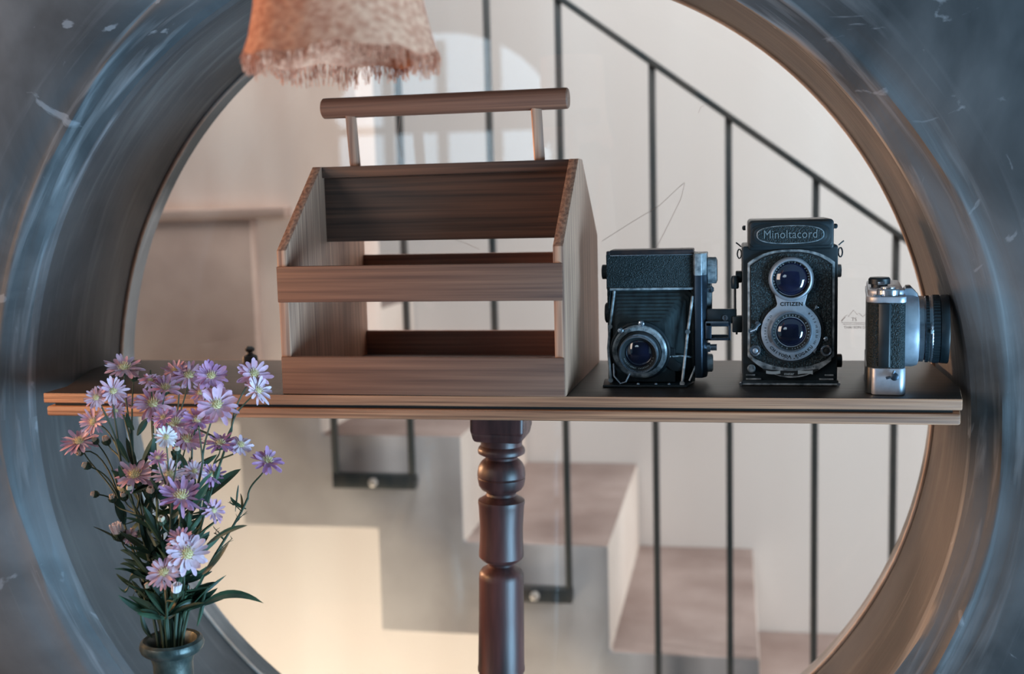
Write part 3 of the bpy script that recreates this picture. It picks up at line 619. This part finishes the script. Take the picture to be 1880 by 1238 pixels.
# mount, finder hump and lens, axis +X at local y .066
LY, LZ = .066, .0492
b = MB(); b.prism([(x1-.002, .062), (x1-.002, .0815), (x1+.001, .0865), (.0215, .0865), (.0262, .0815), (.0272, .074), (.0272, .062)], 'y', LY-.013, LY+.013, .0012); b.build('finder_hump', SAT, sl)
b = MB(); b.box((x1+.0015, LY-.010, .0864), (.0210, LY+.010, .0876), .0004); b.build('hump_cap', BLK, sl)
def lx_(name, m_, prof, parent=sl, n=64): b = MB(); b.lathe([(r_, h_) for r_, h_ in prof], FX(0, LY, LZ), n); return b.build(name, m_, parent)
lx_('lens_mount', SAT, [(.0335, x1-.003), (.0335, .0225), (.0322, .0265), (.0300, .0275)])
ln = lx_('lens_barrel', CHR, [(.0292, .0265), (.0292, .0315), (.0278, .0320), (.0278, .0328), (.0290, .0332), (.0290, .0372), (.0280, .0380)])
def ridged(name, m_, h0, h1, r_, parent, n=120):
    t = bmesh.new(); rings = []
    for hh, q_ in ((h0, .95), (h0+.0003, 1), (h1-.0003, 1), (h1, .95)):
        rings.append([t.verts.new(((r_*q_-(.0006 if k % 2 else 0))*math.cos(2*PI*k/n), (r_*q_-(.0006 if k % 2 else 0))*math.sin(2*PI*k/n), hh)) for k in range(n)])
    for a, c in zip(rings, rings[1:]):
        for k in range(n): t.faces.new((a[k], a[(k+1) % n], c[(k+1) % n], c[k]))
    t.faces.new(rings[0][::-1]); t.faces.new(rings[-1]); b = MB(); b.join(t, FX(0, LY, LZ)); return b.build(name, m_, parent)
ridged('aperture_ring', BLK, .0330, .0362, .0296, ln)
ridged('focus_ring', BLK, .0390, .0450, .0302, ln)
lx_('chrome_ring', CHR, [(.0295, .0372), (.0298, .0385), (.0290, .0402)], ln)
lx_('lens_hood', BLK, [(.0285, .0445), (.0300, .0455), (.0304, .0480), (.0306, .0516), (.0302, .0524), (.0290, .0522), (.0275, .0480)], sl)
b = MB(); b.box((.0365, LY-.0310, LZ-.001), (.0385, LY-.0285, LZ+.0025), .0005); b.build('aperture_tab', WHT, ln)
# ------------------------------------------------------------ pendant lampshade
lp = empty('pendant_lamp', (-.0545, -.30, .2615)); tag(lp, 'frayed burlap pendant lampshade hanging at the top of the picture', 'lamp')
t = bmesh.new(); n = 96; rings = []; hs2 = [0, .012, .03, .06, .095, .12]
def shr(h): return .0588-.0085*min(1, h/.04)**.8-.03*h
for inner in (0, 1):
    for h in (hs2 if not inner else hs2[::-1]):
        ring = []
        for k in range(n):
            a = 2*PI*k/n; r_ = shr(h)*(1+.012*math.sin(5*a+h*30)+.008*math.sin(11*a))-inner*.0012
            zz = h+(.0018*math.sin(4*a)+.0012*math.sin(9*a+1) if h == 0 else 0); ring.append(t.verts.new((r_*math.cos(a), r_*math.sin(a), zz)))
        rings.append(ring)
rings.append(rings[0])
for a, c in zip(rings, rings[1:]):
    for k in range(n): t.faces.new((a[k], a[(k+1) % n], c[(k+1) % n], c[k]))
bmesh.ops.recalc_face_normals(t, faces=t.faces)
b = MB(); b.join(t); shd = b.build('lamp_shade', BUR, lp)
b = MB(); rn = random.Random(3)
for k in range(620):
    a = rn.uniform(0, 2*PI); r_ = shr(0)*(1+.012*math.sin(5*a)+.008*math.sin(11*a))-.0006; L_ = rn.uniform(.004, .013)*(1+.35*math.sin(3*a+2)); z0 = .0018*math.sin(4*a)+.0012*math.sin(9*a+1)+.001
    p = V((r_*math.cos(a), r_*math.sin(a), z0)); P = [p]
    for q_ in range(3): p = p+V((rn.uniform(-1, 1)*.0012, rn.uniform(-1, 1)*.0012, -L_/3)); P.append(p)
    b.tube(P, .00035, 4)
tag(b.build('fringe', BUR, shd), kind='stuff')
b = MB(); b.lathe([(.002, .10), (.008, .11), (.018, .062+.02), (.0205, .066), (.018, .052), (.010, .044), (.001, .042)][1:], n=32); b.build('bulb', mat('bulb_glass', (225, 215, 200), .2), lp)
b = MB(); b.lathe([(.010, .10), (.011, .105), (.011, .128), (.004, .134)], n=24)
for a in range(3): b.tube([(0, 0, .118), (.0435*math.cos(a*2.094), .0435*math.sin(a*2.094), .1185)], .0008, 6)
b.build('lamp_holder', BLK2, lp)
b = MB(); b.tube([(0, 0, .13), (0, 0, 1.3385)], .0022, 8); b.build('cord', BLK2, lp)
# ------------------------------------------------------------ side table and vase (below the frame)
VP = V((-.2700, -.15, -.4985))
tb = empty('side_table', (-.27, -.2, -1.2985)); tag(tb, 'small dark wooden table under the flower vase, below the picture edge', 'table')
b = MB(); b.box((-.25, -.16, .775), (.25, .16, .80), .003); b.build('table_top', SHT, tb)
for sx in (-1, 1):
    for sy in (-1, 1): b = MB(); b.box((sx*.215-.02, sy*.125-.02, -.0013), (sx*.215+.02, sy*.125+.02, .775), .002); b.build('leg', SHT, tb)
zt = .3192                # lip height above the table: mouth centre at z = -.181
prof = [(.040, 0), (.052, .006), (.066, .05), (.070, .11), (.060, .17), (.038, .215), (.0225, .245), (.0168, .268), (.0158, .285), (.0160, .302), (.0180, .3090), (.0225, .3112), (.0248, .3135), (.0258, .3170), (.0248, .3205), (.0225, .3222), (.0200, .3212), (.0178, .317), (.0150, .305), (.0150, .28), (.0165, .262), (.030, .22), (.050, .16), (.058, .10), (.045, .03), (.010, .012)]
b = MB(); b.lathe(prof, n=72); vs = b.build('vase', VASE, loc=VP); tag(vs, 'dark green-grey glazed vase with a rolled lip holding pink asters', 'vase')
MOUTH = VP+V((0, 0, .318))
# ------------------------------------------------------------ asters
def petals(rad, n, mi, cup, seed, nar=1.0):
    r = random.Random(seed); t = bmesh.new()
    for layer in range(2):
        for i in range(n):
            a = 2*PI*(i+r.uniform(-.3, .3)+layer*.5)/n; Ln = rad*r.uniform(.82, 1.06)*(1 if layer == 0 else .9); wd = rad*.088*nar*r.uniform(.85, 1.25)
            e = cup+r.uniform(-.16, .16)+layer*.10; curl = r.uniform(-.35, .25); tw = r.uniform(-.5, .5)
            d = V((math.cos(a), math.sin(a), 0)); s_ = V((-math.sin(a), math.cos(a), 0)); prev = None
            for j, (u, ww) in enumerate(((.12, .35), (.38, .85), (.68, 1.0), (.90, .85), (1.0, .25))):
                ang = e+curl*u; p = d*(Ln*u*math.cos(ang))+V((0, 0, Ln*u*math.sin(ang)+layer*.0004))
                sd = (s_*math.cos(tw*u)+V((0, 0, 1))*math.sin(tw*u))*wd*ww
                cur = (t.verts.new(p-sd), t.verts.new(p+V((0, 0, -wd*.25*ww))), t.verts.new(p+sd))
                if prev: t.faces.new((prev[0], prev[1], cur[1], cur[0])); t.faces.new((prev[1], prev[2], cur[2], cur[1]))
                prev = cur
    return t
def disc(rad, seed):
    r = random.Random(seed); b = MB(); b.lathe([(rad*.9, -.001), (rad, 0), (rad*.85, rad*.35), (rad*.5, rad*.6), (0, rad*.7)], n=14)
    for i in range(34):
        a = i*2.399; q = math.sqrt((i+.5)/34); p = V((rad*q*math.cos(a), rad*q*math.sin(a), rad*.65*(1-q*q)))
        b.tube([p, p+V((p.x*.5, p.y*.5, rad*r.uniform(.35, .65)))], rad*.085, 4, r2=rad*.05)
    return b
def quat(dirv): return dirv.to_track_quat('Z', 'Y').to_matrix().to_4x4()
nseed = [11]
def bloom(parent, px, py, rpx, fx_, fy_, m_, y, nar=1.0, cup=None):
    """a flower head: (fx_, fy_) is how far it looks to screen right / up"""
    nseed[0] += 1; sd = nseed[0]; r = random.Random(sd)
    c = at(px, py, y); d = (CP-c).normalized(); nrm = (d+rt*fx_+up*fy_).normalized()
    rad = rpx*(c-CP).length/F*1.04; M_ = Matrix.Translation(c-parent.location) @ quat(nrm)
    if cup is None: cup = r.uniform(.0, .3)
    b = MB(); b.join(petals(rad, r.choice((14, 15, 16, 18)), 0, cup, sd, nar), M_); fl = b.build('blossom', PET[m_], parent)
    t = disc(rad*.25, sd); me = bpy.data.meshes.new('x'); bmesh.ops.transform(t.bm, matrix=M_, verts=t.bm.verts); t.bm.to_mesh(me); t.bm.free(); b = MB(); b.bm.from_mesh(me); b.build('flower_centre', DISC, fl)
    b = MB(); b.lathe([(.0009, -rad*.42), (rad*.15, -rad*.36), (rad*.20, -rad*.18), (rad*.17, -.0006)], M_, 12)
    for k in range(9): a = 2*PI*k/9; b.tube([M_ @ V((rad*.16*math.cos(a), rad*.16*math.sin(a), -rad*.3)), M_ @ V((rad*.30*math.cos(a), rad*.30*math.sin(a), -rad*.10))], rad*.035, 4, r2=rad*.01)
    b.build('calyx', STEM, fl)
    return c-nrm*rad*.40, -nrm
def bud(parent, px, py, rpx, fx_, fy_, y, open_=False):
    nseed[0] += 1; r = random.Random(nseed[0]); c = at(px, py, y); d = (CP-c).normalized(); nrm = (d*.4+rt*fx_+up*fy_).normalized(); rad = rpx*(c-CP).length/F
    M_ = Matrix.Translation(c-parent.location) @ quat(nrm)
    b = MB(); 
    for k in range(14):
        a = 2*PI*k/14; q = .5+.4*r.random(); o_ = .75 if open_ else .45
        b.tube([M_ @ V((rad*.35*math.cos(a), rad*.35*math.sin(a), 0)), M_ @ V((rad*.62*q*math.cos(a), rad*.62*q*math.sin(a), rad*.6)), M_ @ V((rad*o_*q*math.cos(a), rad*o_*q*math.sin(a), rad*(1.5 if open_ else 1.05)))], rad*.17, 5, r2=rad*.09)
    bo = b.build('bud', PET[3] if open_ else BUDM, parent)
    b = MB(); b.lathe([(rad*.15, -rad*.8), (rad*.5, -rad*.55), (rad*.72, -rad*.1), (rad*.66, rad*.35)], M_, 12)
    for k in range(10): a = 2*PI*k/10; b.tube([M_ @ V((rad*.6*math.cos(a), rad*.6*math.sin(a), -rad*.3)), M_ @ V((rad*.85*math.cos(a), rad*.85*math.sin(a), rad*.45))], rad*.13, 4, r2=rad*.03)
    b.build('calyx', STEM, bo)
    return c-nrm*rad*.8, -nrm
def bez(p0, p1, p2, p3, n=9):
    return [p0*(1-u)**3+p1*3*u*(1-u)**2+p2*3*u*u*(1-u)+p3*u**3 for u in [k/n for k in range(n+1)]]
def leaf_mesh(mb, p0, p1, w_, bend, side):
    """narrow leaf from p0 to p1, bent along 'bend' vector, width axis 'side'"""
    t = bmesh.new(); N_ = 9; prev = None; mid = p0.lerp(p1, .5)+bend
    ax = (p1-p0).normalized(); side = (side-ax*side.dot(ax)).normalized(); nr = ax.cross(side)
    for k in range(N_+1):
        u = k/N_; p = p0*(1-u)**2+mid*2*u*(1-u)+p1*u*u; ww = w_*(math.sin(PI*min(1, u*.93+.05))**.8)*(1 if u < 1 else .05)
        cur = [t.verts.new(p-side*ww+nr*ww*.35), t.verts.new(p-nr*w_*.1), t.verts.new(p+side*ww+nr*ww*.35), t.verts.new(p+nr*w_*.05)]
        if prev:
            for i in range(4): t.faces.new((prev[i], prev[(i+1) % 4], cur[(i+1) % 4], cur[i]))
        else: t.faces.new(cur[::-1])
        prev = cur
    t.faces.new(prev); mb.join(t)
def lf(parent, P, w_px, y, tw=0.0, y1=None):
    """leaf given by three pixels: root, bend, tip"""
    a, m_, c = at(*P[0], y)-parent.location, at(*P[1], y)-parent.location, at(*P[2], y if y1 is None else y1)-parent.location
    s_ = (up*math.cos(tw)+fw*math.sin(tw)); w_ = w_px*.9/F
    b = MB(); leaf_mesh(b, a, c, w_, (m_-(a+c)/2)*2*.5+ (m_-(a+c)/2)*.0, s_ if abs((c-a).normalized().dot(up)) < .8 else (rt*math.cos(tw)+fw*math.sin(tw))); return b.build('leaf', LEAF, parent)
rs = random.Random(21)
def spray(label, items, node, y, leaves=7, root=0, extra=(), twigs=0):
    """items: ('f',px,py,r,fx,fy,mat[,nar]) flowers or ('b',px,py,r,fx,fy) buds; node: pixel where the stem forks"""
    o = empty('aster_spray', MOUTH+V((root*.0105, rs.uniform(-.008, .008), -.0))); tag(o, label, 'flower', 'pink asters in the vase')
    st = MB(); nd = at(node[0], node[1], y)-o.location
    base = V((-root*.006, 0, -.13)); up0 = V((0, 0, 1))
    main = [base]+bez(V((0, 0, -.01)), V((0, 0, .05))+V((root*.004, 0, 0)), nd-V(((nd.x)*.25, nd.y*.25, .03)), nd, 9)
    st.tube(main, .00135, 7, r2=.0010)
    for it in items:
        k = it[0]; yy = y+rs.uniform(-.018, .018)
        if k == 'f': p, d = bloom(o, it[1], it[2], it[3], it[4], it[5], it[6], yy, *(it[7:8]))
        else: p, d = bud(o, it[1], it[2], it[3], it[4], it[5], yy, k == 'o')
        p = p-o.location; ln_ = (p-nd).length
        st.tube(bez(nd-up0*.001, nd+(nd*.0+V((0, 0, ln_*.35))), p+d*ln_*.35, p, 8), .0009, 6, r2=.0006)
    for k in range(twigs):                      # fine bare side twigs with little bracts
        u = rs.uniform(.45, 1); i = min(len(main)-2, 1+int(u*(len(main)-2))); p = main[i]; d = (rt*rs.uniform(-1, 1)+up*rs.uniform(.5, 1.2)).normalized()
        q = p+d*rs.uniform(.010, .022); st.tube([p, p.lerp(q, .5)+up*.001, q], .0005, 5, r2=.0003)
        for j in range(5): e = p.lerp(q, .3+.17*j); f = e+(rt*rs.uniform(-1, 1)+up*rs.uniform(.2, 1)).normalized()*rs.uniform(.002, .0045); st.tube([e, f], .0004, 4, r2=.0001)
    st.build('stem', STEM, o)
    for k in range(int(leaves*1.7)):
        u = rs.uniform(.18, .98)**.85; i = 1+int(u*(len(main)-2)); p = main[min(i, len(main)-1)]
        a = rs.uniform(-1.2, 1.2); d = (rt*math.sin(a)+up*math.cos(a)*rs.uniform(.6, 1)+fw*rs.uniform(-.6, .6)).normalized(); L_ = rs.uniform(.016, .040)
        b = MB(); leaf_mesh(b, p, p+d*L_, rs.uniform(.0018, .0046), V((0, 0, rs.uniform(-.003, .006))), (rt*rs.uniform(-1, 1)+fw*rs.uniform(-1, 1)+up*.3)); b.build('leaf', LEAF, o)
    for P, w_, tw in extra: lf(o, P, w_, y, tw)
    return o
spray('aster spray reaching furthest left with a pink flower above small cream buds', [('f', 146, 812, 33, -.5, 1.3, 1), ('b', 148, 831, 8, -.3, -.1), ('b', 161, 856, 9, -.9, .3), ('b', 176, 908, 8, -1.0, .1), ('b', 176, 811, 8, -.5, .6)], (222, 940), -.09, 5, -.8, twigs=2)
spray('aster spray on the left with three pale pink flowers one above another', [('f', 172, 775, 28, -.55, .2, 1, .8), ('f', 177, 731, 22, -.3, .5, 1), ('f', 208, 719, 27, .1, .25, 1), ('b', 196, 811, 10, -.4, .8)], (222, 850), -.10, 7, -.5, extra=[([(237, 850), (215, 815), (212, 805)], 7, 0)])
spray('aster spray with the highest left flower, deep pink, above salmon half-open heads', [('f', 228, 676, 36, 0, 1.6, 1), ('o', 246, 694, 10, .1, 1), ('f', 228, 738, 17, .2, .7, 1), ('f', 213, 753, 18, -.2, -.5, 1)], (245, 840), -.08, 9, -.4, extra=[([(246, 790), (236, 780), (232, 757)], 6, .5)])
spray('aster spray crowned by a wide pale mauve flower in front of the shelf edge', [('f', 280, 742, 38, .1, .75, 0), ('f', 303, 714, 32, .2, 1.7, 0), ('f', 276, 696, 22, 0, -1.2, 1)], (284, 850), -.10, 9, -.2, extra=[([(252, 800), (262, 782), (271, 768)], 7, .2), ([(258, 860), (272, 830), (288, 795)], 7, .1)])
spray('aster spray with a pale flower and a rose-pink one touching at the top', [('f', 347, 690, 31, .1, .9, 0), ('f', 322, 681, 25, -.4, 1.3, 1)], (318, 840), -.06, 8, 0)
spray('aster spray with a bright lilac flower of few broad petals near the top', [('f', 388, 691, 31, .1, .7, 4, 1.35), ('f', 368, 722, 22, -.3, .9, 0)], (352, 840), -.07, 8, .2)
spray('aster spray leaning right to two lilac flowers beside the crate', [('f', 466, 688, 33, .5, .8, 0, 1.2), ('f', 473, 718, 30, .9, .9, 2)], (425, 790), -.07, 2, .6, twigs=2)
spray('aster spray with the largest pale lilac flower right of the shelf middle', [('f', 398, 744, 39, .15, .5, 0, 1.25), ('f', 364, 772, 32, -.1, 1.2, 4)], (372, 850), -.12, 7, .4)
spray('aster spray of two mauve flowers crowded in the middle of the bouquet', [('f', 320, 778, 38, 0, 1.0, 0), ('f', 343, 808, 36, .2, 1.1, 0), ('f', 300, 768, 22, -.5, .9, 4)], (330, 880), -.09, 9, .1)
spray('aster spray with a small near-white flower above a pale many-petalled one', [('f', 305, 803, 21, 0, .2, 3), ('f', 311, 872, 31, -.05, .15, 2, .75), ('f', 290, 842, 18, -.2, 1.2, 4), ('b', 325, 829, 9, 0, .8)], (314, 930), -.13, 8, -.1)
spray('aster spray with a salmon pink flower over a cluster of cream buds', [('f', 248, 873, 38, -.1, 1.15, 1), ('b', 228, 913, 10, -.2, .7), ('b', 237, 901, 10, 0, .8), ('b', 207, 917, 9, -.3, .7), ('b', 276, 906, 13, 0, .6)], (262, 960), -.12, 10, -.3, extra=[([(297, 906), (285, 885), (275, 878)], 5, .3)])
spray('aster spray with a drooping lilac flower seen from the side on the right', [('f', 404, 815, 30, 0, 1.6, 4), ('f', 442, 818, 24, .6, 1.3, 2, 1.3)], (392, 860), -.09, 5, .5, extra=[([(392, 828), (410, 818), (440, 824)], 5, .3)], twigs=1)
spray('aster spray reaching furthest right with one drooping lilac flower on a long bare stem', [('f', 491, 848, 32, .45, 1.4, 4, 1.2)], (455, 915), -.08, 1, .9, twigs=7, extra=[([(452, 935), (426, 925), (423, 912)], 4, 0), ([(432, 940), (436, 900), (438, 890)], 2, 0)])
spray('aster spray with a wide magenta-lilac flower in the centre of the bouquet', [('f', 333, 912, 41, 0, 1.1, 4), ('f', 392, 938, 24, .7, .2, 0), ('b', 297, 958, 10, -.1, .6)], (328, 1000), -.15, 10, 0)
spray('aster spray with small lilac flowers half hidden at the right of the centre', [('f', 357, 866, 22, .1, .4, 2), ('f', 389, 872, 25, .6, .9, 4), ('b', 345, 874, 9, -.1, .4)], (368, 940), -.10, 8, .4, extra=[([(385, 905), (397, 880), (404, 850)], 6, .2)])
spray('aster spray with a large low pale lilac flower and one behind it', [('f', 344, 1017, 39, .1, .25, 2, 1.25), ('f', 331, 991, 26, -.3, .8, 0)], (338, 1070), -.16, 9, .2, extra=[([(372, 1055), (400, 1030), (421, 995)], 6, .2)])
spray('aster spray with the lowest pink flower above a narrow white bud', [('f', 301, 1052, 31, -.15, .3, 1), ('o', 323, 1090, 13, .1, .9), ('b', 276, 1073, 9, -.8, -.3)], (306, 1110), -.17, 8, -.1)
spray('aster spray with a half-open white head and a peach bud low on the left', [('o', 219, 983, 15, -.4, 1.1), ('f', 238, 985, 15, -.3, .5, 1), ], (262, 1060), -.13, 9, -.6, extra=[([(265, 1040), (240, 1010), (220, 1010)], 5, .4), ([(258, 1055), (235, 1030), (220, 1036)], 4, .2)])
spray('leafy aster stem with one long curved leaf reaching out to the right', [('b', 371, 1105, 9, .3, .8)], (352, 1090), -.15, 9, .6, extra=[([(368, 1113), (425, 1070), (484, 1108)], 8, .0), ([(380, 1000), (420, 968), (455, 965)], 5, .1), ([(362, 1150), (372, 1120), (377, 1085)], 4, .3)], twigs=8)
spray('leafy aster stem with a curled leaf at the lower left of the bouquet', [('b', 252, 1085, 5, -.6, .6)], (268, 1110), -.15, 6, -.7, extra=[([(268, 1065), (240, 1040), (236, 1072)], 8, .3), ([(238, 1068), (232, 1100), (216, 1076)], 3, .2), ([(280, 1172), (262, 1160), (258, 1118)], 5, .2)], twigs=9)
spray('thick leafy aster stem rising straight up the middle of the vase mouth', [('b', 300, 930, 8, .1, .8), ('b', 287, 968, 8, -.3, .8)], (300, 1010), -.12, 16, 0, extra=[([(300, 1165), (288, 1120), (296, 1070)], 9, .2), ([(330, 1160), (352, 1110), (340, 1060)], 7, .2)])
